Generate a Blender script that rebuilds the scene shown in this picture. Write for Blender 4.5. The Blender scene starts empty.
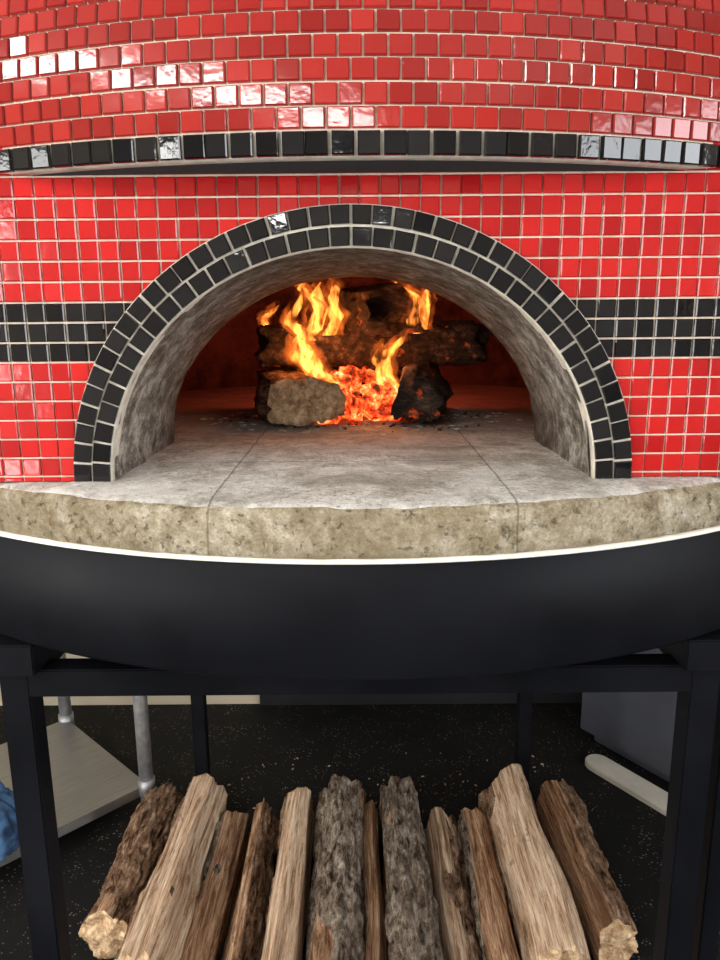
import bpy, bmesh, math, random
from mathutils import Vector, Matrix, noise
random.seed(7)
S=bpy.context.scene
COL=S.collection
try:
    S.view_settings.view_transform='Standard'
except Exception: pass

# ------------------------------------------------------------ materials
def mat(name):
    m=bpy.data.materials.new(name); m.use_nodes=True
    nt=m.node_tree; b=nt.nodes['Principled BSDF']
    return m,nt,b
def ramp(nt,fac,stops,interp='LINEAR'):
    r=nt.nodes.new('ShaderNodeValToRGB'); r.color_ramp.interpolation=interp
    e=r.color_ramp.elements
    while len(e)<len(stops): e.new(0.5)
    for i,(p,c) in enumerate(stops):
        e[i].position=p; e[i].color=(*c,1) if len(c)==3 else c
    nt.links.new(fac,r.inputs['Fac']); return r.outputs['Color']
def coords(nt,scale=(1,1,1),kind='Object'):
    tc=nt.nodes.new('ShaderNodeTexCoord'); mp=nt.nodes.new('ShaderNodeMapping')
    mp.inputs['Scale'].default_value=scale
    nt.links.new(tc.outputs[kind],mp.inputs['Vector']); return mp.outputs['Vector']
def noi(nt,vec,scale,detail=4,rough=.55,dist=0):
    n=nt.nodes.new('ShaderNodeTexNoise'); n.inputs['Scale'].default_value=scale
    n.inputs['Detail'].default_value=detail; n.inputs['Roughness'].default_value=rough
    n.inputs['Distortion'].default_value=dist
    nt.links.new(vec,n.inputs['Vector']); return n.outputs['Fac']
def bump(nt,b,h,strength=.3,dist=.01):
    n=nt.nodes.new('ShaderNodeBump'); n.inputs['Strength'].default_value=strength
    n.inputs['Distance'].default_value=dist
    nt.links.new(h,n.inputs['Height']); nt.links.new(n.outputs['Normal'],b.inputs['Normal']); return n
def mix(nt,fac,a,b,mode='MIX'):
    n=nt.nodes.new('ShaderNodeMix'); n.data_type='RGBA'; n.blend_type=mode
    for s,v in ((n.inputs['Factor'],fac),(n.inputs['A'],a),(n.inputs['B'],b)):
        if isinstance(v,(int,float)): s.default_value=v
        elif isinstance(v,tuple): s.default_value=(*v,1)
        else: nt.links.new(v,s)
    return n.outputs['Result']
def math_(nt,op,a,b=None):
    n=nt.nodes.new('ShaderNodeMath'); n.operation=op
    for i,v in enumerate((a,b)):
        if v is None: continue
        if isinstance(v,(int,float)): n.inputs[i].default_value=v
        else: nt.links.new(v,n.inputs[i])
    return n.outputs[0]

def glaze(name,c1,c2,rough):
    m,nt,b=mat(name)
    g=nt.nodes.new('ShaderNodeNewGeometry')
    col=ramp(nt,g.outputs['Random Per Island'],[(0,c1),(1,c2)])
    nt.links.new(col,b.inputs['Base Color'])
    b.inputs['Roughness'].default_value=rough
    v=coords(nt); bump(nt,b,noi(nt,v,90,2),.10,.002)
    return m
M_red=glaze('red_glazed_tile',(.32,.007,.008),(.48,.015,.014),.11)
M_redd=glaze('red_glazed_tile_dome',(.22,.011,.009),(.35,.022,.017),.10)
M_blk=glaze('black_glazed_tile',(.003,.003,.004),(.010,.010,.011),.06)

def simple(name,c,rough=.6,metal=0,ns=0,var=.3,bs=0):
    m,nt,b=mat(name)
    if ns:
        v=coords(nt); f=noi(nt,v,ns,6,.6)
        col=ramp(nt,f,[(.3,tuple(x*(1-var) for x in c)),(.7,tuple(min(1,x*(1+var)) for x in c))])
        nt.links.new(col,b.inputs['Base Color'])
        if bs: bump(nt,b,f,bs,.01)
    else: b.inputs['Base Color'].default_value=(*c,1)
    b.inputs['Roughness'].default_value=rough; b.inputs['Metallic'].default_value=metal
    return m
M_grout=simple('tile_grout',(.66,.54,.43),.9,0,60,.2,.2)
M_grout2=simple('arch_grout',(.48,.44,.37),.9,0,60,.25,.2)
M_dark=simple('underside_shade',(.01,.01,.01),.9)  # near-black colour that puts shade on the dome's underside
M_wall=simple('painted_wall',(.50,.43,.32),.7,0,3,.06)
M_wallf=simple('painted_wall_far',(.20,.17,.14),.7,0,3,.06)
M_ceil=simple('ceiling_paint',(.50,.47,.43),.8,0,3,.04)
M_trim=simple('window_trim',(.6,.6,.58),.5)
M_strip=simple('black_strip',(.012,.012,.013),.5)

# stucco reveal
m,nt,b=mat('sooty_stucco'); M_stucco=m
v=coords(nt); f=noi(nt,v,30,10,.8)
c=ramp(nt,f,[(.40,(.075,.066,.051)),(.5,(.22,.20,.165)),(.60,(.50,.475,.42))])
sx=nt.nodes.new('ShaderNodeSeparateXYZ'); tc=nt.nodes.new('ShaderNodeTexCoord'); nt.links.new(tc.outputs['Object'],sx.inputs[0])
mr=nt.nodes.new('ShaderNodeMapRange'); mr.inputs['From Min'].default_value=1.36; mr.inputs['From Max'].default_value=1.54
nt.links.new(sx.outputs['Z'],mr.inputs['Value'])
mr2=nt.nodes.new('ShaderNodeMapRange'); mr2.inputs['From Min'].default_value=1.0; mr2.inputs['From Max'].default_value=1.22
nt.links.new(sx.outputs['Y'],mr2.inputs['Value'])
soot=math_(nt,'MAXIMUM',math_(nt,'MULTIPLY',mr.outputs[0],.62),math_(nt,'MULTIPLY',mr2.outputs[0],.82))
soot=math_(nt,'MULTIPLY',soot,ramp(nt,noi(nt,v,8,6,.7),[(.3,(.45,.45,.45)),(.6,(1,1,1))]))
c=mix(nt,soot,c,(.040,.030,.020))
nt.links.new(c,b.inputs['Base Color']); b.inputs['Roughness'].default_value=.95
b.inputs['Specular IOR Level'].default_value=.2
bump(nt,b,noi(nt,v,60,10,.8),.9,.010)

# hearth stone
m,nt,b=mat('hearth_stone'); M_hearth=m
v=coords(nt); tc=nt.nodes.new('ShaderNodeTexCoord'); sx=nt.nodes.new('ShaderNodeSeparateXYZ'); nt.links.new(tc.outputs['Object'],sx.inputs[0])
f=noi(nt,v,22,13,.88,.3)
c=ramp(nt,f,[(.38,(.28,.26,.22)),(.46,(.50,.475,.42)),(.54,(.70,.68,.63)),(.62,(.92,.91,.88))])
f2=noi(nt,coords(nt,(1.3,.6,1)),9,6,.65,3.0)
c=mix(nt,math_(nt,'MULTIPLY',ramp(nt,f2,[(.51,(0,0,0)),(.525,(1,1,1)),(.54,(0,0,0))]),.45),c,(.14,.13,.11))
f3=noi(nt,v,6.5,8,.75,.6)
c=mix(nt,math_(nt,'MULTIPLY',ramp(nt,f3,[(.49,(0,0,0)),(.57,(1,1,1))]),.55),c,(.25,.22,.175))
f5=noi(nt,coords(nt,(1,1,1)),150,3,.6)
c=mix(nt,math_(nt,'MULTIPLY',ramp(nt,f5,[(.59,(0,0,0)),(.65,(1,1,1))]),.6),c,(.09,.08,.065))
f6=noi(nt,v,4.0,6,.7,.8)
c=mix(nt,math_(nt,'MULTIPLY',ramp(nt,f6,[(.50,(0,0,0)),(.60,(1,1,1))]),.45),c,(.84,.83,.80))
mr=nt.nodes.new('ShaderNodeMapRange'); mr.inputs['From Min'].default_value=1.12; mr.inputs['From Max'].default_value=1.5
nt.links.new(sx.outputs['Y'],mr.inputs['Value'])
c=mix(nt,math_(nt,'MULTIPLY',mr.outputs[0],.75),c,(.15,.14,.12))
def line(axis,pos,w=.0013):
    wob=math_(nt,'MULTIPLY',math_(nt,'SUBTRACT',wobn,.5),.006)
    d=math_(nt,'ABSOLUTE',math_(nt,'ADD',math_(nt,'SUBTRACT',sx.outputs[axis],pos),wob))
    return math_(nt,'LESS_THAN',d,w)
wobn=noi(nt,v,25,4,.6)
j=line('X',-.172)
for a,p in (('X',.178),('Y',1.06),('Y',1.34),('X',-.50),('X',.52)):
    j=math_(nt,'MAXIMUM',j,line(a,p))
c=mix(nt,math_(nt,'MULTIPLY',j,.6),c,(.08,.07,.055))
nt.links.new(c,b.inputs['Base Color']); b.inputs['Roughness'].default_value=.85
b.inputs['Specular IOR Level'].default_value=.25
h=math_(nt,'SUBTRACT',noi(nt,v,80,10,.8),math_(nt,'MULTIPLY',j,1.2))
bump(nt,b,h,.8,.006)

m,nt,b=mat('ledge_concrete'); M_ledge=m
v=coords(nt); f=noi(nt,v,30,12,.88)
c=ramp(nt,f,[(.37,(.20,.15,.085)),(.46,(.44,.36,.235)),(.54,(.66,.57,.41)),(.63,(.95,.89,.76))])
big=noi(nt,v,7,7,.75)
c=mix(nt,math_(nt,'MULTIPLY',ramp(nt,big,[(.46,(0,0,0)),(.58,(1,1,1))]),.50),c,(.32,.24,.13))
f4=noi(nt,v,100,5,.7)
pm=ramp(nt,f4,[(.58,(0,0,0)),(.65,(1,1,1))])
c=mix(nt,math_(nt,'MULTIPLY',pm,.6),c,(.09,.07,.04))
tc=nt.nodes.new('ShaderNodeTexCoord'); sx=nt.nodes.new('ShaderNodeSeparateXYZ'); nt.links.new(tc.outputs['Object'],sx.inputs[0])
wobn=noi(nt,v,25,4,.6)
j=line('X',-.172)
for p in (.178,-.50,.52): j=math_(nt,'MAXIMUM',j,line('X',p))
c=mix(nt,math_(nt,'MULTIPLY',j,.45),c,(.08,.06,.04))
nt.links.new(c,b.inputs['Base Color']); b.inputs['Roughness'].default_value=.95
b.inputs['Specular IOR Level'].default_value=.2
h=math_(nt,'SUBTRACT',math_(nt,'SUBTRACT',noi(nt,v,60,10,.85),math_(nt,'MULTIPLY',pm,.5)),math_(nt,'MULTIPLY',j,1.0))
bump(nt,b,h,1.0,.014)
M_rim=simple('mortar_rim',(.80,.76,.66),.8,0,40,.12,.2)

# black steel
m,nt,b=mat('black_painted_steel'); M_steel=m
v=coords(nt); f=noi(nt,v,6,6,.6)
c=ramp(nt,f,[(.3,(.0035,.0038,.005)),(.75,(.007,.0075,.010))])
sc=noi(nt,coords(nt,(60,60,60)),3,8,.85,.5)
c=mix(nt,math_(nt,'MULTIPLY',ramp(nt,sc,[(.66,(0,0,0)),(.70,(1,1,1))]),.3),c,(.10,.09,.08))
nt.links.new(c,b.inputs['Base Color'])
nt.links.new(ramp(nt,f,[(.3,(.38,.38,.38)),(.7,(.55,.55,.55))]),b.inputs['Roughness'])
b.inputs['Specular IOR Level'].default_value=.07
bump(nt,b,noi(nt,v,25,3),.06,.004)

# floor
m,nt,b=mat('speckled_black_floor'); M_floor=m
v=coords(nt)
vo=nt.nodes.new('ShaderNodeTexVoronoi'); vo.inputs['Scale'].default_value=95; nt.links.new(v,vo.inputs['Vector'])
sp=math_(nt,'LESS_THAN',vo.outputs['Distance'],.2)
big=ramp(nt,noi(nt,v,9,6,.75),[(.47,(0,0,0)),(.6,(1,1,1))])
sp=math_(nt,'MULTIPLY',sp,big)
c=mix(nt,noi(nt,v,5,5),(.004,.004,.0045),(.013,.0125,.012))
c=mix(nt,math_(nt,'MULTIPLY',sp,.7),c,(.40,.34,.26))
nt.links.new(c,b.inputs['Base Color']); b.inputs['Roughness'].default_value=.7
b.inputs['Specular IOR Level'].default_value=.2
bump(nt,b,noi(nt,v,160,3),.3,.003)

m,nt,b=mat('brushed_stainless'); M_ss=m
f=noi(nt,coords(nt,(3,90,3)),3,6,.6)
nt.links.new(ramp(nt,f,[(.3,(.30,.30,.295)),(.7,(.46,.46,.45))]),b.inputs['Base Color'])
b.inputs['Metallic'].default_value=.9
nt.links.new(ramp(nt,f,[(.3,(.3,.3,.3)),(.7,(.48,.48,.48))]),b.inputs['Roughness'])
M_galv=simple('galvanized_pipe',(.36,.36,.37),.5,.7,30,.3)
M_cab=simple('blue_gray_steel',(.075,.080,.100),.45,.3,4,.2)
M_white=simple('white_plastic_board',(.66,.62,.54),.6,0,12,.1)

# wood
def woodmat(name,stops,bs=.5,sc=(28,2.2,28),patch=(.10,.065,.04),pf=.6,lo=.52):
    m,nt,b=mat(name)
    oi=nt.nodes.new('ShaderNodeObjectInfo')
    tc=nt.nodes.new('ShaderNodeTexCoord'); ad=nt.nodes.new('ShaderNodeVectorMath'); ad.operation='ADD'
    nt.links.new(tc.outputs['Object'],ad.inputs[0])
    cm_=nt.nodes.new('ShaderNodeCombineXYZ')
    for i in range(3): nt.links.new(math_(nt,'MULTIPLY',oi.outputs['Random'],7.0+i),cm_.inputs[i])
    nt.links.new(cm_.outputs[0],ad.inputs[1])
    mp=nt.nodes.new('ShaderNodeMapping'); mp.inputs['Scale'].default_value=sc; nt.links.new(ad.outputs[0],mp.inputs['Vector'])
    f=noi(nt,mp.outputs[0],1.6,10,.80,.4)
    mp2=nt.nodes.new('ShaderNodeMapping'); mp2.inputs['Scale'].default_value=(20,4,20); nt.links.new(ad.outputs[0],mp2.inputs['Vector'])
    f2=noi(nt,mp2.outputs[0],1,8,.75,1.0)
    c=ramp(nt,f,stops)
    hs=nt.nodes.new('ShaderNodeHueSaturation'); nt.links.new(c,hs.inputs['Color'])
    mr=nt.nodes.new('ShaderNodeMapRange'); mr.inputs['To Min'].default_value=.8; mr.inputs['To Max'].default_value=1.12
    nt.links.new(oi.outputs['Random'],mr.inputs['Value']); nt.links.new(mr.outputs[0],hs.inputs['Value'])
    c=mix(nt,math_(nt,'MULTIPLY',ramp(nt,f2,[(lo,(0,0,0)),(lo+.06,(1,1,1))]),pf),hs.outputs['Color'],patch)
    nt.links.new(c,b.inputs['Base Color']); b.inputs['Roughness'].default_value=.92
    b.inputs['Specular IOR Level'].default_value=.1
    h=math_(nt,'SUBTRACT',f,math_(nt,'MULTIPLY',f2,.4))
    bump(nt,b,h,bs,.012)
    return m
M_split=woodmat('split_wood_pale',[(.38,(.20,.105,.055)),(.45,(.54,.34,.21)),(.53,(.80,.58,.40)),(.62,(1.0,.84,.66))],.9,(60,3.0,60),(.26,.145,.08),.6,.56)
M_split2=woodmat('split_wood_red_brown',[(.38,(.085,.038,.018)),(.46,(.30,.155,.085)),(.54,(.54,.33,.20)),(.63,(.80,.57,.38))],.9,(60,3.5,60),(.13,.065,.035),.65,.53)
M_bark=woodmat('oak_bark_gray',[(.39,(.022,.016,.012)),(.46,(.15,.11,.08)),(.54,(.34,.27,.21)),(.62,(.60,.52,.44))],1.0,(38,13,38),(.10,.06,.04),.5,.52)
M_bark2=woodmat('oak_bark_brown',[(.39,(.018,.009,.005)),(.46,(.14,.075,.042)),(.54,(.30,.18,.11)),(.62,(.52,.38,.27))],1.0,(38,13,38),(.30,.22,.16),.5,.54)
M_end=woodmat('end_grain',[(.38,(.24,.14,.07)),(.47,(.50,.33,.19)),(.55,(.70,.51,.32)),(.64,(.88,.70,.47))],.6,(40,20,40),(.30,.18,.09),.4)
m,nt,b=mat('charred_wood'); M_char=m
v=coords(nt,(4,18,18)); f=noi(nt,v,2.6,9,.78)
nt.links.new(ramp(nt,f,[(.40,(.006,.004,.003)),(.53,(.05,.03,.02)),(.64,(.20,.125,.085))]),b.inputs['Base Color'])
b.inputs['Roughness'].default_value=.95; bump(nt,b,f,1,.014)
b.inputs['Emission Color'].default_value=(1,.10,.01,1)
g=ramp(nt,noi(nt,coords(nt),26,5,.7),[(.60,(0,0,0)),(.70,(1,1,1))])
nt.links.new(math_(nt,'MULTIPLY',g,.5),b.inputs['Emission Strength'])
m,nt,b=mat('glowing_embers'); M_ember=m
f=noi(nt,coords(nt),38,6,.7)
nt.links.new(ramp(nt,f,[(.38,(.25,.01,.002)),(.48,(1,.05,.008)),(.58,(1,.20,.04)),(.68,(1,.55,.25))]),b.inputs['Emission Color'])
nt.links.new(math_(nt,'MULTIPLY',ramp(nt,f,[(.38,(.05,.05,.05)),(.64,(1,1,1))]),3.0),b.inputs['Emission Strength'])
b.inputs['Base Color'].default_value=(.03,.02,.015,1); bump(nt,b,f,1,.01)
m,nt,b=mat('oven_refractory'); M_refr=m
f=noi(nt,coords(nt),9,8,.7)
nt.links.new(ramp(nt,f,[(.36,(.025,.017,.014)),(.62,(.14,.085,.062))]),b.inputs['Base Color'])
b.inputs['Roughness'].default_value=.95; bump(nt,b,f,.8,.03)
M_ash=simple('wood_ash',(.34,.32,.29),.95,0,60,.4,.5)
def flamemat(name,col,st_,lo,hi,sc):
    m=bpy.data.materials.new(name); m.use_nodes=True; nt=m.node_tree; nt.nodes.clear()
    out=nt.nodes.new('ShaderNodeOutputMaterial'); em=nt.nodes.new('ShaderNodeEmission')
    nt.links.new(em.outputs[0],out.inputs['Volume'])
    f=noi(nt,coords(nt,(1,1,.4)),sc,3,.5,.8)
    em.inputs['Color'].default_value=(*col,1)
    nt.links.new(math_(nt,'MULTIPLY',ramp(nt,f,[(lo,(.03,.03,.03)),(hi,(1,1,1))]),st_),em.inputs['Strength'])
    return m
M_flame=flamemat('flame_gas_core',(1,.28,.042),300,.42,.60,64)
M_flame2=flamemat('flame_gas_mantle',(1,.17,.02),40,.42,.66,45)
m,nt,b=mat('blue_cloth'); M_blue=m
f=noi(nt,coords(nt),25,4)
nt.links.new(ramp(nt,f,[(.4,(.012,.035,.09)),(.6,(.05,.13,.26))]),b.inputs['Base Color']); b.inputs['Roughness'].default_value=.8

# ------------------------------------------------------------ mesh helpers
def mkobj(name,verts,faces,mats,mi=None,parent=None,smooth=False,loc=None):
    me=bpy.data.meshes.new(name); me.from_pydata([tuple(v) for v in verts],[],faces)
    for mm in (mats if isinstance(mats,list) else [mats]): me.materials.append(mm)
    if mi: me.polygons.foreach_set('material_index',mi)
    if smooth: me.polygons.foreach_set('use_smooth',[True]*len(me.polygons))
    me.update()
    o=bpy.data.objects.new(name,me); COL.objects.link(o)
    if parent: o.parent=parent
    if loc: o.location=loc
    return o
def fixn(o):
    bm=bmesh.new(); bm.from_mesh(o.data); bmesh.ops.recalc_face_normals(bm,faces=bm.faces); bm.to_mesh(o.data); bm.free()
def empty(name,loc=(0,0,0)):
    e=bpy.data.objects.new(name,None); e.empty_display_size=.1; COL.objects.link(e); e.location=loc; return e
def boxes(name,lst,mats,parent=None,bev=0):
    """lst of (cx,cy,cz,sx,sy,sz[,rotz])"""
    bm=bmesh.new()
    for t in lst:
        r=bmesh.ops.create_cube(bm,size=1)
        M=Matrix.Translation(t[:3])@Matrix.Rotation(t[6] if len(t)>6 else 0,4,'Z')@Matrix.Diagonal((t[3],t[4],t[5],1))
        bmesh.ops.transform(bm,matrix=M,verts=r['verts'])
    if bev: bmesh.ops.bevel(bm,geom=bm.edges[:],offset=bev,segments=2,affect='EDGES')
    me=bpy.data.meshes.new(name); bm.to_mesh(me); bm.free()
    for mm in (mats if isinstance(mats,list) else [mats]): me.materials.append(mm)
    o=bpy.data.objects.new(name,me); COL.objects.link(o)
    if parent: o.parent=parent
    return o

class Tiles:
    def __init__(s): s.v=[];s.f=[];s.m=[]
    def add(s,c,u,w,n,W,H,T=.004,mi=0,tilt=.012,taper=0):
        u=u.normalized(); n=n.normalized(); w=w.normalized()
        n=(n+u*random.gauss(0,tilt)+w*random.gauss(0,tilt)).normalized()
        u=(u-n*u.dot(n)).normalized(); w=n.cross(u) if n.cross(u).dot(w)>0 else -n.cross(u)
        b=len(s.v)
        bv=.0013
        for (k,z) in ((0,-.002),(0,T-bv),(bv,T)):
            for (a,d) in ((-1,-1),(1,-1),(1,1),(-1,1)):
                ww=W/2*(1+taper*d)
                s.v.append(c+u*a*(ww-k)+w*d*(H/2-k)+n*z)
        for r in (0,1):
            for i in range(4):
                j=(i+1)%4
                s.f.append((b+4*r+i,b+4*r+j,b+4*r+4+j,b+4*r+4+i)); s.m.append(mi)
        s.f.append((b+8,b+9,b+10,b+11)); s.m.append(mi)
    def make(s,name,mats,parent):
        o=mkobj(name,s.v,s.f,mats,s.m,parent); fixn(o); return o

# ------------------------------------------------------------ constants
H0=1.293         # hearth top
YF=.94           # facade plane
YC=1.723         # oven centre
XA=-.009         # arch centre x
RB=.918
ZB=1.662         # underside of the band
oven=empty('pizza_oven',(0,YC,0))
inv=Matrix.Translation((0,-YC,0))
def P(o):
    o.parent=oven; o.matrix_parent_inverse=inv; return o
P0=0.024

def ringprof(name,prof,mats,mis,cx=0,cy=YC,n=192,ax=1,ay=1,smooth=True):
    v=[];f=[];mi=[]
    for i in range(n):
        a=2*math.pi*i/n
        for (r,z) in prof: v.append((cx+r*ax*math.sin(a),cy-r*ay*math.cos(a),z))
    k=len(prof)
    for i in range(n):
        j=(i+1)%n
        for q in range(k-1):
            f.append((i*k+q,i*k+q+1,j*k+q+1,j*k+q)); mi.append(mis[q])
    o=mkobj(name,v,f,mats,mi,None,smooth); fixn(o); return o
RL=.925
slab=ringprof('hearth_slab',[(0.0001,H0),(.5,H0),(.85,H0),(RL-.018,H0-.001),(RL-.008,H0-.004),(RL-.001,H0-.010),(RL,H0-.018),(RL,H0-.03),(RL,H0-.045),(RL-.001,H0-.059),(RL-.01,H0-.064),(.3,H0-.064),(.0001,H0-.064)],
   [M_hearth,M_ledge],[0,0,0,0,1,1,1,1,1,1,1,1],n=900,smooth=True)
for vt in slab.data.vertices:
    r=math.hypot(vt.co.x,vt.co.y-YC)
    if r>.9 and vt.co.z>H0-.061:
        nv=noise.fractal(Vector(vt.co)*30,1,2,6)*.0035+noise.noise(Vector(vt.co)*6)*.002
        vt.co.x+=vt.co.x/r*nv; vt.co.y+=(vt.co.y-YC)/r*nv
        if vt.co.z>H0-.03: vt.co.z+=noise.fractal(Vector(vt.co)*24,1,2,5)*.0025
P(slab)
P(ringprof('mortar_rim',[(.90,H0-.0625),(RL,H0-.0625),(RL+.002,H0-.065),(RL,H0-.0670),(.90,H0-.0670)],M_rim,[0]*4))
P(ringprof('steel_ring',[(.88,H0-.067),(RL-.006,H0-.067),(RL-.004,H0-.069),(RL-.004,H0-.208),(RL-.007,H0-.212),(RL-.02,H0-.212),(RL-.02,H0-.15),(.0001,H0-.15)],M_steel,[0]*7))

# ---- facade plate with arch opening
def arch(a,w,h,y,z0=H0): # a 0..pi
    return Vector((XA-w*math.cos(a),y,z0+h*math.sin(a)))
AO=(.355,.334); AI=(.306,.284); AM=(.300,.265)
XW=.482
NA=96
v=[];f=[]
for i in range(NA+1):
    a=math.pi*i/NA
    p=arch(a,AI[0]+.004,AI[1]+.004,YF)
    d=Vector((-math.cos(a),0,math.sin(a)))
    t=1e9
    ox=XA
    if abs(d.x)>1e-6: t=min(t,((XW if d.x>0 else -XW)-ox)/d.x)
    if d.z>1e-6: t=min(t,(ZB+.03-H0)/d.z)
    q=Vector((ox,YF,H0))+d*t
    v+= [p,q]
    if i: f.append((2*i-2,2*i-1,2*i+1,2*i))
for (cx,sgn) in ((-XW,-1),(XW,1)):
    best=min(range(NA+1),key=lambda i:(v[2*i+1]-Vector((cx,YF,ZB+.03))).length)
    v[2*best+1]=Vector((cx,YF,ZB+.03))
P(mkobj('facade_grout',v,f,M_grout))
T=Tiles()
nrow=int((ZB-H0)/P0)+2
off=.0070
def rowz(r):
    return H0+off+(r-.5)*P0
def inside(x,z,w,h): return ((x-XA)/w)**2+((z-H0)/h)**2<1 
cols=int(XW*2/P0)+1
for r in range(0,nrow+1):
    z=rowz(r); hh=P0-.0024
    if r==0: zlo=H0+.0005; zhi=z+hh/2; z=(zlo+zhi)/2; hh=zhi-zlo
    black=r in (7,8,9)
    for c in range(cols):
        x=-XW+.004+(c+.5)*P0
        if x>XW-.003: continue
        if any(inside(x+sx_*P0/2,z+sz*P0/2,AI[0]+.006,AI[1]+.006) for sx_ in(-1,1) for sz in (-1,1)): continue
        T.add(Vector((x+random.gauss(0,.0003),YF,z)),Vector((1,0,0)),Vector((0,0,1)),Vector((0,-1,0)),P0-.0024,hh,.004,1 if black else 0,.018)
a0=math.asin(XW/RB)
n=int((2*math.pi-2*a0)*RB/P0)
vv=[];ff=[]
for i in range(n+1):
    a=a0+(2*math.pi-2*a0)*i/n
    vv+= [Vector((RB*math.sin(a),YC-RB*math.cos(a),H0)),Vector((RB*math.sin(a),YC-RB*math.cos(a),ZB+.02))]
    if i: ff.append((2*i-2,2*i,2*i+1,2*i-1))
    if i<n:
        a=a0+(2*math.pi-2*a0)*(i+.5)/n
        for r in range(1,nrow+1):
            T.add(Vector((RB*math.sin(a),YC-RB*math.cos(a),rowz(r))),Vector((math.cos(a),math.sin(a),0)),Vector((0,0,1)),Vector((math.sin(a),-math.cos(a),0)),P0-.0028,P0-.0028,.004,1 if r in(7,8,9) else 0)
P(mkobj('flank_grout',vv,ff,M_grout))
P(T.make('facade_tiles',[M_red,M_blk],None))

# ---- arch surround (proud of facade)
YA=YF-.008
v=[];f=[]
for i in range(NA+1):
    a=math.pi*i/NA
    v+=[arch(a,AO[0],AO[1],YF+.004),arch(a,AO[0],AO[1],YA+.002),arch(a,AO[0]-.002,AO[1]-.002,YA),arch(a,AI[0]+.002,AI[1]+.002,YA),arch(a,AI[0],AI[1],YA+.002),arch(a,AI[0],AI[1],YF+.02)]
    if i:
        for q in range(5): f.append((6*i-6+q,6*i-5+q,6*i+1+q,6*i+q))
o=mkobj('arch_grout',v,f,M_grout2); fixn(o); P(o)
T=Tiles()
for (w,h,cnt) in ((AO[0]-.0125,AO[1]-.0125,42),(AI[0]+.0125,AI[1]+.0125,38)):
    pts=[arch(math.pi*i/800,w,h,YA) for i in range(801)]
    L=[0]
    for i in range(800): L.append(L[-1]+(pts[i+1]-pts[i]).length)
    for k in range(cnt):
        s=L[-1]*(k+.5)/cnt
        i=next(i for i in range(801) if L[i]>=s)
        tg=(pts[min(800,i+1)]-pts[max(0,i-1)]).normalized(); nr=Vector((tg.z,0,-tg.x))
        if nr.dot(pts[i]-Vector((XA,YA,H0)))<0: nr=-nr
        T.add(pts[i],tg,nr,Vector((0,-1,0)),L[-1]/cnt-.0028,.0215,.004,0,.05,.035)
P(T.make('arch_tiles',[M_blk],None))

# ---- tunnel reveal + bulkhead
v=[];f=[]
ny=40
for k in range(ny+1):
    t=k/ny; y=YF+.002+(1.235-YF)*t
    w=AI[0]+(AM[0]-AI[0])*t; h=AI[1]+(AM[1]-AI[1])*t
    for i in range(NA+1):
        p=arch(math.pi*i/NA,w,h,y)
        nn=noise.fractal(p*16,1,2,5)*.005
        p.x+=nn*(1 if p.x<XA else -1); p.z+=nn*.6*math.sin(math.pi*i/NA)
        v.append(p)
for k in range(ny):
    for i in range(NA):
        a=k*(NA+1)+i; f.append((a,a+1,a+NA+2,a+NA+1))
base=len(v)
for i in range(NA+1):
    v.append(arch(math.pi*i/NA,.7,.56,1.236))
    if i:
        a=ny*(NA+1)+i-1; f.append((a,a+1,base+i,base+i-1))
P(mkobj('mouth_reveal',v,f,M_stucco,None,None,True))
# interior vault
v=[];f=[]
nu,nv_=72,24
for j in range(nv_+1):
    b=math.pi/2*j/nv_
    for i in range(nu):
        a=2*math.pi*i/nu
        v.append(Vector((.63*math.cos(a)*math.cos(b),1.70+.62*math.sin(a)*math.cos(b),H0-.002+.50*math.sin(b))))
for j in range(nv_):
    for i in range(nu):
        f.append((j*nu+i,j*nu+(i+1)%nu,(j+1)*nu+(i+1)%nu,(j+1)*nu+i))
o=mkobj('baking_vault',v,f,M_refr,None,None,True)
bm=bmesh.new(); bm.from_mesh(o.data)
bmesh.ops.bisect_plane(bm,geom=bm.verts[:]+bm.edges[:]+bm.faces[:],plane_co=(0,1.236,0),plane_no=(0,-1,0),clear_outer=True)
bm.to_mesh(o.data); bm.free(); P(o)

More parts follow.
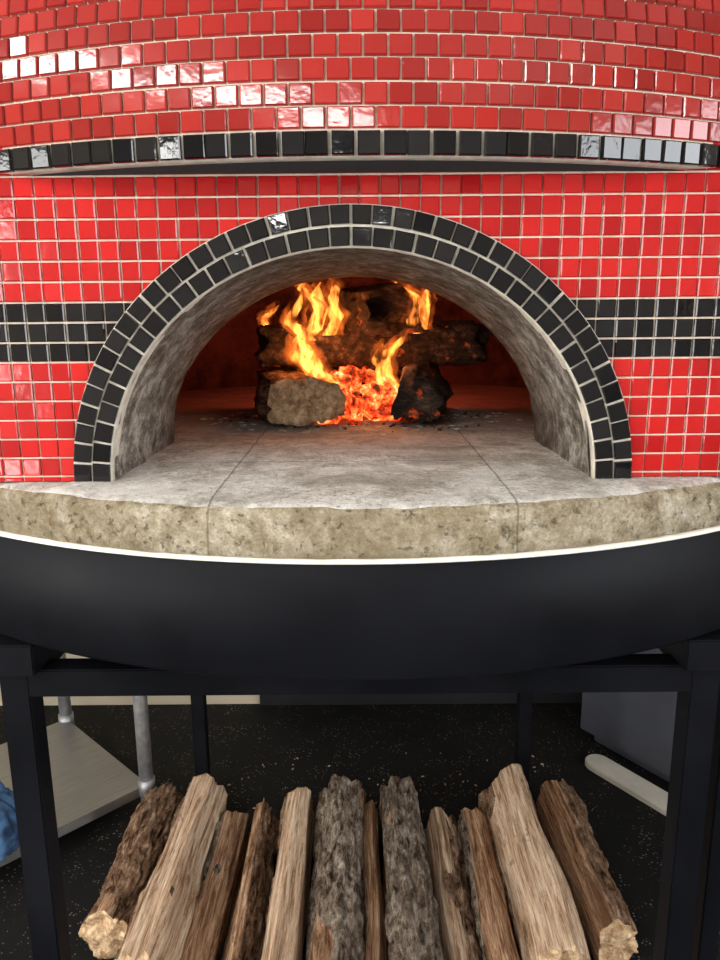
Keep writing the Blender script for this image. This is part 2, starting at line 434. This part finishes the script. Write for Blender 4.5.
# ---- dome
DA,DB=.98,.88
DC=.845+DB
HD=.76
ZD=ZB+.027
def dome(a,b,sc=1.0):
    e=math.cos(b)**.92 if math.cos(b)>0 else 0
    return Vector(((DA-.008)*e*math.sin(a)*sc,DC-(DB-.008)*e*math.cos(a)*sc,ZD+HD*math.sin(b)))
v=[];f=[];nb=28;na=160
for j in range(nb+1):
    for i in range(na): v.append(dome(2*math.pi*i/na,math.pi/2*j/nb))
for j in range(nb):
    for i in range(na): f.append((j*na+i,j*na+(i+1)%na,(j+1)*na+(i+1)%na,(j+1)*na+i))
P(mkobj('dome_shell',v,f,M_grout,None,None,True))
T=Tiles()
PD=.0262
bs=[i/2000*math.pi/2 for i in range(2001)]
L=[0]
for i in range(2000): L.append(L[-1]+(dome(0,bs[i+1])-dome(0,bs[i])).length)
s=.012;row=0;bi=0
while s<L[-1]-.03:
    while L[bi]<s: bi+=1
    b=bs[bi]
    na2=720
    pts=[dome(2*math.pi*i/na2,b) for i in range(na2+1)]
    LL=[0]
    for i in range(na2): LL.append(LL[-1]+(pts[i+1]-pts[i]).length)
    cnt=max(6,int(round(LL[-1]/PD)))
    ii=0
    for k in range(cnt):
        t=LL[-1]*(k+(.5 if row%2 else .0)+.25)/cnt
        t=min(t,LL[-1]-1e-5)
        while ii<na2-1 and LL[ii+1]<t: ii+=1
        fr=(t-LL[ii])/(LL[ii+1]-LL[ii]); a=2*math.pi*(ii+fr)/na2
        c=dome(a,b); u=(dome(a+.004,b)-dome(a-.004,b)).normalized(); w=(dome(a,min(b+.004,1.57))-dome(a,b-.004)).normalized()
        nn=u.cross(w)
        if nn.dot(c-Vector((0,DC,ZD)))<0: nn=-nn
        T.add(c,u,w,nn,LL[-1]/cnt-.0026,PD*.90-.0024,.004,0,.018)
    s+=PD*.90; row+=1
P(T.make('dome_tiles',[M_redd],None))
P(ringprof('dome_band',[(.80,ZB+.004),(.978,ZB),(.996,ZB+.002),(.996,ZB+.025),(.985,ZB+.0285),(.80,ZB+.0285)],M_grout2,[0]*5,cy=DC,ax=DA,ay=DB))
P(ringprof('dome_underside',[(.70,ZB+.001),(.974,ZB-.001),(.974,ZB+.003)],M_dark,[0]*2,cy=DC,ax=DA,ay=DB))  # shadow under the overhang painted as a near-black sheet
T=Tiles()
per=[Vector((DA*.996*math.sin(2*math.pi*i/2000),DC-DB*.996*math.cos(2*math.pi*i/2000),ZB+.0135)) for i in range(2001)]
LL=[0]
for i in range(2000): LL.append(LL[-1]+(per[i+1]-per[i]).length)
cnt=int(LL[-1]/.0268); ii=0
for k in range(cnt):
    t=LL[-1]*(k+.5)/cnt
    while LL[ii+1]<t: ii+=1
    u=(per[ii+1]-per[ii]).normalized(); nn=Vector((u.y,-u.x,0))
    if nn.dot(per[ii]-Vector((0,DC,ZB)))<0: nn=-nn
    T.add(per[ii],u,Vector((0,0,1)),nn,LL[-1]/cnt-.0032,.0238,.005,0,.035)
P(T.make('band_tiles',[M_blk],None))

# ---- stand
zt=.992+.04
leg=.04
st=[]
FX,FY,BX,BY=.472,.955,.50,2.10
for (x,y) in ((-FX,FY),(FX-.004,FY),(-BX,BY),(BX,BY)):
    st.append((x,y,zt/2,leg,leg,zt)); st.append((x,y,.004,.09,.09,.008))
    st.append((x,y,zt+.022,.075,.075,.045))
st+= [(0,FY,zt-.02,2*FX-.03,leg*.95,.04),(0,BY,zt-.02,2*BX-.03,leg*.95,.04)]
for s_ in (-1,1):
    st.append((s_*(FX+BX)/2,(FY+BY)/2,zt-.0205,leg*.9,(BY-FY),.038,math.atan2((BX-FX)*-s_,BY-FY)))
st.append((.55,1.02,zt/2,.03,.03,zt)); st.append((.55,1.02,.004,.07,.07,.008)); st.append((.55,1.02,zt+.022,.075,.075,.045))
st.append((0,1.55,zt+.022,1.0,.05,.045)); st.append((-.2,1.55,zt+.022,.05,1.15,.045)); st.append((.2,1.55,zt+.022,.05,1.15,.045))
P(boxes('steel_stand',st,M_steel,None,.002))
P(ringprof('support_disc',[(.0001,zt+.044),(RL-.03,zt+.044),(RL-.03,zt+.078),(.0001,zt+.078)],M_steel,[0]*3))

# ------------------------------------------------------------ logs
SH={
 'round':([(-.5,.25),(-.42,.6),(-.2,.9),(.05,1.0),(.3,.85),(.47,.55),(.5,.25),(.35,.03),(0,0),(-.35,.05)],[1]*10),
 'roundsplit':([(-.5,.15),(-.47,.5),(-.40,.82),(.10,1.0),(.44,.55),(.5,.12),(.3,0),(-.3,0)],[1,1,0,0,0,0,1,1]),
 'wedge':([(-.5,.05),(-.16,1.0),(.04,.98),(.5,.35),(.42,.05),(0,0)],[0,0,1,1,1,1]),
 'wedgeL':([(-.5,.10),(-.48,.50),(-.20,.98),(.14,1.0),(.30,.70),(.5,.08),(0,0)],[1,0,0,0,0,0,0]),
 'block':([(-.48,.05),(-.42,.85),(.1,1.0),(.46,.75),(.5,.05),(0,0)],[1,0,0,0,1,1]),
 'slab':([(-.5,.1),(-.45,.7),(-.1,1.0),(.42,.85),(.5,.1),(0,0)],[1,0,0,0,0,1]),
 'barkside':([(-.5,.1),(-.40,.86),(-.05,1.0),(.46,.72),(.5,.1),(0,0)],[0,0,1,1,1,0]),
 'barktop':([(-.5,.1),(-.45,.70),(-.2,1.0),(.25,.97),(.46,.62),(.5,.1),(0,0)],[0,1,1,1,0,0,0]),
}
def makelog(name,kind,w,h,L,loc,rz=0,seed=0,mats=None,parent=None,M=140,K=150,amp=1,rot=0):
    rnd=random.Random(seed)
    pts,tg=SH[kind]; 
    n=len(pts); seg=[]
    for i in range(n):
        a=Vector(pts[i]);b=Vector(pts[(i+1)%n])
        seg.append(((Vector((a.x*w,a.y*h))-Vector((b.x*w,b.y*h))).length,Vector((a.x*w,a.y*h)),Vector((b.x*w,b.y*h)),tg[i]))
    tot=sum(s[0] for s in seg); ring=[];tags=[]
    for k in range(M):
        t=tot*k/M; acc=0
        for s in seg:
            if t<=acc+s[0]+1e-9:
                ring.append(s[1].lerp(s[2],(t-acc)/s[0])); tags.append(s[3]); break
            acc+=s[0]
    for _ in range(5 if kind=='round' else 0):
        ring=[(ring[k-1]+ring[k]*2+ring[(k+1)%M])/4 for k in range(M)]
    cen=Vector((0,h*.45)); so=Vector((seed*3.1,seed*1.7,seed*.9))
    v=[];f=[];mi=[]
    tilt=rnd.uniform(-.18,.18)
    e0=rnd.uniform(-.35,.35); e1=rnd.uniform(-.35,.35); tap=rnd.uniform(-.15,.15)
    def xf(d,t,y,bow):
        tw=tilt*(t-.5)+noise.noise(Vector((t*1.6,seed,0)))*.16
        return Vector((cen.x+d.x*math.cos(tw)-d.y*math.sin(tw)+bow,y,cen.y+d.x*math.sin(tw)+d.y*math.cos(tw)))
    for j in range(K+1):
        t=j/K; y=(t-.5)*L
        scl=1+noise.noise(Vector((t*2.0,seed*2,3)))*.12+tap*(t-.5)
        bow=noise.noise(Vector((t*1.8,seed,9)))*.014
        for k in range(M):
            d=ring[k]-cen; dl=d.length
            if tags[k]==0:
                fib=noise.noise(Vector((ring[k].x*42,y*1.4,ring[k].y*42))+so)
                sn=noise.noise(Vector((ring[k].x*20,y*2.2,ring[k].y*20))+so*2)*5
                st_=(math.floor(sn)+min(1,(sn-math.floor(sn))*5))/5
                dp=fib*.003+st_*.011-.002+noise.fractal(Vector((ring[k].x*110,y*6,ring[k].y*110))+so,1,2,3)*.0018
            else:
                q=Vector((ring[k].x*32,y*8,ring[k].y*32))+so
                rdg=abs(noise.noise(q))+.5*abs(noise.noise(q*2.3))
                sn=noise.noise(Vector((ring[k].x*15,y*9,ring[k].y*15))+so)*3
                cr=(math.floor(sn)+min(1,(sn-math.floor(sn))*4))/3
                dp=-.012*(1-min(1,rdg*2.4))+.006+cr*.008+noise.fractal(q*4,1,2,3)*.0018
            d2=d*(scl+amp*dp/max(dl,.02))
            yy=y
            ed=max(0,1-j/10); ed2=max(0,1-(K-j)/10)
            if ed>0: yy+=ed*(e0*d.x+noise.noise(Vector((ring[k].x*26,seed,ring[k].y*26)))*.03)
            if ed2>0: yy+=ed2*(e1*d.x+noise.noise(Vector((ring[k].x*26,seed+5,ring[k].y*26)))*.03)
            v.append(xf(d2,t,yy,bow))
    for j in range(K):
        for k in range(M):
            tg_=tags[k]
            c0=v[j*M+k]
            nz=noise.noise(Vector((c0.x*13,c0.y*5,c0.z*13))+so*1.3)
            if tg_==1 and nz>.36: tg_=0
            elif tg_==0 and nz<-.52: tg_=1
            f.append((j*M+k,j*M+(k+1)%M,(j+1)*M+(k+1)%M,(j+1)*M+k)); mi.append(tg_)
    for e,j,ee,s5 in ((0,0,e0,0),(1,K,e1,5)):
        prev=[j*M+k for k in range(M)]
        t=j/K; y=(t-.5)*L
        bow=noise.noise(Vector((t*1.8,seed,9)))*.014
        for q in (.86,.62,.38,.15):
            nb_=len(v)
            for k in range(M):
                d=(ring[k]-cen)*q
                p2=cen+d
                yy=y+ee*d.x+noise.noise(Vector((p2.x*26,seed+s5,p2.y*26)))*.03+noise.noise(Vector((p2.x*110,seed,p2.y*110)))*.004
                v.append(xf(d,t,yy,bow))
            cur=[nb_+k for k in range(M)]
            for k in range(M): f.append((prev[k],prev[(k+1)%M],cur[(k+1)%M],cur[k])); mi.append(2)
            prev=cur
        v.append(xf(Vector((0,0)),t,y,bow)); ci=len(v)-1
        for k in range(M): f.append((prev[k],prev[(k+1)%M],ci)); mi.append(2)
    zm=min(p.z for p in v)
    for p in v: p.z-=zm
    o=mkobj(name,v,f,mats or [M_split,M_bark,M_end],mi,None,False); fixn(o)
    me=o.data
    for p in me.polygons: p.use_smooth=True
    o.location=loc; o.rotation_euler=(0,rot,rz)
    if parent: o.parent=parent
    return o
logs=[ # kind,x,w,h,ynear,yfar,rz,split,bark
 ('round',-.602,.130,.125,1.50,1.985,-.03,M_split2,M_bark2),
 ('roundsplit',-.470,.130,.150,1.34,2.0,-.02,M_split,M_bark2),
 ('block',-.372,.080,.100,1.26,1.90,.0,M_split2,M_bark),
 ('wedge',-.285,.098,.112,1.26,1.92,.0,M_split2,M_bark2),
 ('slab',-.185,.086,.134,1.25,1.97,-.01,M_split,M_bark2),
 ('round',-.062,.138,.138,1.25,2.0,.0,M_split2,M_bark),
 ('block',.026,.050,.105,1.28,1.93,.0,M_split2,M_bark2),
 ('barktop',.112,.124,.142,1.26,1.99,.02,M_split2,M_bark),
 ('wedge',.222,.112,.105,1.28,1.90,.0,M_split,M_bark2),
 ('block',.312,.082,.108,1.30,1.90,.0,M_split2,M_bark),
 ('wedgeL',.440,.175,.172,1.36,1.99,-.01,M_split,M_bark2),
 ('barkside',.576,.105,.135,1.45,1.98,.02,M_split2,M_bark2)]
for i,(k,x,w,h,y0,y1,rz,ms,mb) in enumerate(logs):
    makelog('firewood_log',k,w,h,y1-y0,(x,(y0+y1)/2,.001),rz,i+3,[ms,mb,M_end])
bm=bmesh.new()
for i in range(50):
    r=bmesh.ops.create_cube(bm,size=1)
    M=Matrix.Translation((random.uniform(-.55,.7),random.uniform(2.03,2.35),.003))@Matrix.Rotation(random.random()*6.3,4,'Z')@Matrix.Diagonal((random.uniform(.002,.010),random.uniform(.002,.004),.003,1))
    bmesh.ops.transform(bm,matrix=M,verts=r['verts'])
me=bpy.data.meshes.new('wood_splinters'); bm.to_mesh(me); bm.free(); me.materials.append(M_split)
o=bpy.data.objects.new('wood_splinters',me); COL.objects.link(o)

# ------------------------------------------------------------ fire
fire=empty('wood_fire',(0,1.5,H0))
def FP(o,l=None):
    o.parent=fire; o.matrix_parent_inverse=Matrix.Translation((0,-1.5,-H0)); return o
cm=[M_char,M_char,M_char]
cm2=[M_bark2,M_bark2,M_end]
kw=dict(M=80,K=50)
FP(makelog('burning_log_a','block',.135,.085,.24,(-.128,1.50,H0+.003),.25,31,cm2,**kw))
FP(makelog('burning_log_b','wedge',.10,.095,.24,(.122,1.50,H0+.003),-.2,32,cm,**kw))
FP(makelog('burning_log_c','round',.085,.075,.44,(.02,1.58,H0+.095),math.pi/2+.06,33,cm,**kw))
FP(makelog('burning_log_d','block',.13,.075,.42,(.06,1.66,H0+.10),math.pi/2-.1,34,cm,**kw))
FP(makelog('burning_log_e','block',.13,.095,.22,(.035,1.60,H0+.160),.3,35,cm,**kw))
FP(makelog('burning_log_f','round',.10,.09,.30,(0,1.68,H0+.003),math.pi/2,36,cm,**kw))
bm=bmesh.new()
for i in range(170):
    r=bmesh.ops.create_icosphere(bm,subdivisions=2,radius=random.uniform(.007,.017))
    px=random.uniform(-.070,.078); hz=.092*(1-(px/.13)**2)
    py=random.uniform(1.43,1.57); pz=H0+.006+random.random()*hz*min(1,(py-1.40)/.07)
    M=Matrix.Translation((px-.002,py,pz))@Matrix.Rotation(random.random()*3,4,Vector((random.random(),random.random(),1)).normalized())@Matrix.Diagonal((random.uniform(.8,2.2),random.uniform(.8,1.4),random.uniform(.6,1),1))
    for vt in r['verts']: vt.co*=1+noise.noise(vt.co*120+Vector((i,0,0)))*.4
    bmesh.ops.transform(bm,matrix=M,verts=r['verts'])
me=bpy.data.meshes.new('ember_bed'); bm.to_mesh(me); bm.free(); me.materials.append(M_ember)
o=bpy.data.objects.new('ember_bed',me); COL.objects.link(o); FP(o)
def scatter(name,n,rmin,rmax,r0,r1,m_,fl=.5):
    bm=bmesh.new()
    for i in range(n):
        r=bmesh.ops.create_icosphere(bm,subdivisions=1,radius=random.uniform(rmin,rmax))
        a=random.random()*6.28; R_=random.uniform(r0,r1)
        bmesh.ops.transform(bm,matrix=Matrix.Translation((R_*math.cos(a)*1.1,1.50+R_*math.sin(a)*.7,H0+.001))@Matrix.Diagonal((1,1,fl,1)),verts=r['verts'])
    me=bpy.data.meshes.new(name); bm.to_mesh(me); bm.free(); me.materials.append(m_)
    o=bpy.data.objects.new(name,me); COL.objects.link(o); FP(o)
scatter('charcoal_crumbs',120,.0015,.006,.06,.26,M_char)
scatter('ash_flecks',320,.0015,.008,.05,.30,M_ash,.3)
def flame(spine,seed,g=1):
    v=[];f=[];n=34;m=16
    def ev(t):
        s=t*(len(spine)-1); i=min(int(s),len(spine)-2); u=s-i
        p=[spine[max(i-1,0)],spine[i],spine[i+1],spine[min(i+2,len(spine)-1)]]
        return [.5*((2*p[1][c])+(-p[0][c]+p[2][c])*u+(2*p[0][c]-5*p[1][c]+4*p[2][c]-p[3][c])*u*u+(-p[0][c]+3*p[1][c]-3*p[2][c]+p[3][c])*u**3) for c in range(5)]
    for j in range(n+1):
        x,y,z,rx,ry=ev(j/n); rx=max(rx,.0008); ry=max(ry,.0008)
        for k in range(m):
            a=2*math.pi*k/m
            q=g*(1+.6*noise.noise(Vector((math.cos(a)*1.3+seed,math.sin(a)*1.3,j*.25))))
            v.append(Vector((x+rx*q*math.cos(a),y+ry*q*math.sin(a),z+(g-1)*.012*(j/n))))
    for j in range(n):
        for k in range(m): f.append((j*m+k,j*m+(k+1)%m,(j+1)*m+(k+1)%m,(j+1)*m+k))
    f.append(tuple(range(m-1,-1,-1))); f.append(tuple(n*m+k for k in range(m)))
    return v,f
# flame spines were measured against the oven mouth; converted once to metres
def fx(px,py,Y):
    th=math.radians(12.5); dn=(py-480)/750; rx=(px-360)/750
    fw=math.cos(th)-math.sin(th)*dn; down=math.sin(th)+math.cos(th)*dn
    t=Y/fw; return rx*t,1.5-down*t
FL=[
 (1.50,[(326,388,6),(316,375,10),(303,356,11),(302,340,9),(314,326,10),(324,308,9),(318,294,6),(322,281,1)]),
 (1.50,[(330,335,7),(337,318,7),(334,300,6),(338,285,4),(330,275,1)]),
 (1.49,[(310,340,7),(298,328,8),(291,320,6),(300,305,5),(307,290,4),(296,282,1)]),
 (1.49,[(318,330,6),(321,310,7),(312,296,5),(303,288,4),(306,279,1)]),
 (1.47,[(323,378,5),(316,362,7),(309,348,6),(300,336,1)]),
 (1.52,[(266,324,4),(266,317,5),(273,311,4),(280,304,1)]),
 (1.52,[(418,334,6),(415,318,8),(418,302,8),(410,292,6),(400,286,4),(397,281,1)]),
 (1.52,[(424,330,5),(426,312,6),(427,297,5),(430,285,1)]),
 (1.46,[(400,402,6),(394,386,7),(386,368,6),(390,352,7),(400,342,5),(408,333,1)]),
 (1.46,[(380,388,4),(381,370,5),(377,357,4),(384,343,1)]),
 (1.46,[(344,402,5),(338,388,6),(327,374,5),(322,362,1)]),
 (1.46,[(372,402,5),(378,390,5),(384,378,4),(382,368,1)]),
]
for nm,g,mt in (('flames',.9,M_flame),('flame_mantle',1.75,M_flame2)):
    V=[];F=[]
    for i,(Y,sp) in enumerate(FL):
        s3=[]
        for (px,py,r) in sp:
            x,z=fx(px,py,Y); s3.append((x,Y+.01*math.sin(py*.1),z,r*Y/750*1.0,r*Y/750*.7))
        v,f=flame(s3,i*3.7,g); b=len(V); V+=v; F+=[tuple(q+b for q in ff_) for ff_ in f]
    o=mkobj(nm,V,F,mt); fixn(o); FP(o)
for (x,y,z,e,c) in ((-.06,1.45,H0+.17,1.0,(1,.34,.11)),(.07,1.44,H0+.12,.6,(1,.28,.08)),(0,1.80,H0+.22,3.2,(1,.12,.05))):
    l=bpy.data.lights.new('fire_glow','POINT'); l.energy=e; l.color=c; l.shadow_soft_size=.04
    o=bpy.data.objects.new('fire_glow',l); COL.objects.link(o); o.location=(x,y,z); FP(o)

# ------------------------------------------------------------ room
XL,XR,YB,YN,ZC=-3.5,2.6,2.70,-3.4,3.0
boxes('floor',[((XL+XR)/2,(YB+YN)/2,-.05,XR-XL+.4,YB-YN+.4,.1)],M_floor)
boxes('ceiling',[((XL+XR)/2,(YB+YN)/2,ZC+.05,XR-XL+.4,YB-YN+.4,.1)],M_ceil)
boxes('wall_back',[((XL+XR)/2,YB+.05,ZC/2,XR-XL+.2,.1,ZC)],M_wall)
boxes('dark_strip_back',[(1.1,YB-.008,.15,3.0,.016,.30)],M_strip,None,.003)  # black strip laid over the lower back wall to darken it
def wallx(name,x,y0,y1,z0,z1):
    boxes(name,[(x,(YN+y0)/2,ZC/2,.1,y0-YN,ZC),(x,(YB+y1)/2,ZC/2,.1,YB-y1,ZC),(x,(y0+y1)/2,z0/2,.1,y1-y0,z0),(x,(y0+y1)/2,(z1+ZC)/2,.1,y1-y0,ZC-z1)],M_wall)
def area(name,loc,rot,sx_,sy_,e,c):
    l=bpy.data.lights.new(name,'AREA'); l.shape='RECTANGLE'; l.size=sx_; l.size_y=sy_; l.energy=e; l.color=c
    o=bpy.data.objects.new(name,l); COL.objects.link(o); o.location=loc; o.rotation_euler=rot; return o
def frame_x(name,x,y0,y1,z0,z1,n):
    L_=[(x,(y0+y1)/2,z0,.14,y1-y0+.08,.05),(x,(y0+y1)/2,z1,.14,y1-y0+.08,.05)]
    for i in range(n+1): L_.append((x,y0+(y1-y0)*i/n,(z0+z1)/2,.12,.05,z1-z0))
    boxes(name,L_,M_trim,None,.003)
wallx('wall_right',XR+.05,-2.9,.2,1.0,2.45); frame_x('window_1',XR+.05,-2.9,.2,1.0,2.45,3)
wallx('wall_left',XL-.05,-2.9,.1,.4,2.2); frame_x('window_2',XL-.05,-2.9,.1,.4,2.2,3)
area('front_fill_light',(XR+.12,-1.35,1.72),(0,math.radians(90),0),1.45,3.1,145,(.95,.97,1))
area('front_fill_light',(XL-.12,-1.4,1.3),(0,math.radians(-90),0),1.8,3.0,185,(1,.98,.94))
x0,x1,z0,z1=-3.35,-2.75,.2,2.2
boxes('wall_front',[((XL+x0)/2,YN-.05,ZC/2,x0-XL,.1,ZC),((x1+XR)/2,YN-.05,ZC/2,XR-x1,.1,ZC),
   ((x0+x1)/2,YN-.05,z0/2,x1-x0,.1,z0),((x0+x1)/2,YN-.05,(z1+ZC)/2,x1-x0,.1,ZC-z1)],M_wallf)
a,b=x0,x1
boxes('added_fill_window',[((a+b)/2,YN-.05,z0,b-a+.08,.14,.05),((a+b)/2,YN-.05,z1,b-a+.08,.14,.05),(a,YN-.05,(z0+z1)/2,.05,.12,z1-z0),(b,YN-.05,(z0+z1)/2,.05,.12,z1-z0),((a+b)/2,YN-.05,(z0+z1)/2,.04,.10,z1-z0)],M_trim,None,.003)  # unseen front window, added to give the logs frontal fill
area('front_fill_light',((a+b)/2,YN-.13,(z0+z1)/2),(math.radians(90),0,0),b-a,z1-z0,90,(1,.98,.95))  # added fill light shining through the front opening
m,nt,b=mat('light_diffuser'); b.inputs['Emission Color'].default_value=(1,.97,.92,1); b.inputs['Emission Strength'].default_value=44; M_diff=m
p1=Vector((.15,-3.0)); p2=Vector((-2.1,.45)); mid=(p1+p2)/2; ang=math.atan2((p2-p1).y,(p2-p1).x); Lg=(p2-p1).length
ZL=2.60
cl=empty('pendant_linear_light',(mid.x,mid.y,ZC))
a=boxes('housing',[(0,0,ZL-ZC+.03,Lg+.04,.27,.055)]+[(s_*Lg*.4,0,(ZL-ZC+.05)/2,.012,.012,ZC-ZL-.05) for s_ in (-1,0,1)],M_trim,cl,.003); b_=boxes('diffuser',[(0,0,ZL-ZC-.006,Lg,.23,.014)],M_diff,cl,.003)
cl.rotation_euler=(0,0,ang)

# ---- prep table (left)
tb=empty('stainless_prep_table',(-.66,2.04,0))
u2=Vector((-.70,-.714,0))
ang=math.atan2(u2.y,u2.x)
tb.rotation_euler=(0,0,ang)
W_,D_=1.3,.55
zs=.10
sh=boxes('undershelf',[(W_/2,-D_/2,zs-.002,W_,D_,.003),(W_/2,0,zs-.015,W_,.003,.03),(0,-D_/2,zs-.015,.003,D_,.03)],M_ss,tb)
tp=boxes('table_top',[(W_/2,-D_/2,.85,W_+.04,D_+.04,.03)],M_ss,tb,.003)
bm=bmesh.new()
for (x,y) in ((.0,-.0),(W_,0),(0,-D_),(W_,-D_)):
    bmesh.ops.create_cone(bm,cap_ends=True,segments=24,radius1=.021,radius2=.021,depth=.84,matrix=Matrix.Translation((x,y,.42)))
    bmesh.ops.create_cone(bm,cap_ends=True,segments=24,radius1=.026,radius2=.026,depth=.05,matrix=Matrix.Translation((x,y,zs-.005)))
me=bpy.data.meshes.new('table_legs'); bm.to_mesh(me); bm.free(); me.materials.append(M_galv)
o=bpy.data.objects.new('table_legs',me); COL.objects.link(o); o.parent=tb
for p in me.polygons: p.use_smooth=True
def crumple(name,loc,sx_,sy_,sz,m_,seed):
    bm=bmesh.new(); bmesh.ops.create_icosphere(bm,subdivisions=5,radius=1)
    for vt in bm.verts:
        d=1+noise.noise(vt.co*1.3+Vector((seed,0,0)))*.35-abs(noise.noise(Vector((vt.co.x*3,vt.co.y*3,vt.co.z*1.2))+Vector((seed,3,0))))*.28
        vt.co=Vector((vt.co.x*sx_*d,vt.co.y*sy_*d,max(vt.co.z,-.45)*sz*d))
    zm=min(vt.co.z for vt in bm.verts)
    for vt in bm.verts: vt.co.z-=zm
    me=bpy.data.meshes.new(name); bm.to_mesh(me); bm.free(); me.materials.append(m_)
    for p in me.polygons: p.use_smooth=True
    o=bpy.data.objects.new(name,me); COL.objects.link(o); o.location=loc; return o
crumple('blue_cloth',(-1.01,1.75,.101),.10,.09,.14,M_blue,4)
cb=boxes('steel_cabinet',[(1.18,2.15,.47,.92,.34,.86,-.978),(1.18,2.15,.02,.84,.28,.04,-.978),(1.18-.829*.172,2.15-.559*.172,.5,.86,.012,.74,-.978)],M_cab,None,.004)
bm=bmesh.new()
Lb,Wb=.62,.085
pts=[(-Lb/2+Wb/2-math.cos(t)*Wb/2,math.sin(t)*Wb/2) for t in [math.pi/2*(-1+i/8) for i in range(17)]]
pts+=[(Lb/2,Wb/2),(Lb/2,-Wb/2)]
fa=bm.faces.new([bm.verts.new((x,y,0)) for x,y in pts])
r=bmesh.ops.extrude_face_region(bm,geom=[fa])
bmesh.ops.translate(bm,verts=[g for g in r['geom'] if isinstance(g,bmesh.types.BMVert)],vec=(0,0,.022))
bmesh.ops.recalc_face_normals(bm,faces=bm.faces)
bmesh.ops.bevel(bm,geom=[e for e in bm.edges],offset=.003,segments=2,affect='EDGES')
me=bpy.data.meshes.new('white_board'); bm.to_mesh(me); bm.free(); me.materials.append(M_white)
bd=bpy.data.objects.new('white_board',me); COL.objects.link(bd); bd.location=(.945,2.04,.001); bd.rotation_euler=(0,0,-.978)

# ------------------------------------------------------------ world/camera
w=bpy.data.worlds.new('World'); S.world=w; w.use_nodes=True
w.node_tree.nodes['Background'].inputs['Color'].default_value=(.75,.85,1,1)
w.node_tree.nodes['Background'].inputs['Strength'].default_value=1.0
cd=bpy.data.cameras.new('camera'); cam=bpy.data.objects.new('camera',cd); COL.objects.link(cam)
cd.sensor_fit='VERTICAL'; cd.sensor_height=24; cd.lens=24*750/960; cd.clip_start=.02
cam.matrix_world=Matrix.Translation((0,0,1.5))@Matrix.Rotation(math.radians(90-12.5),4,'X')@Matrix.Rotation(math.radians(-.45),4,'Z')
S.camera=cam
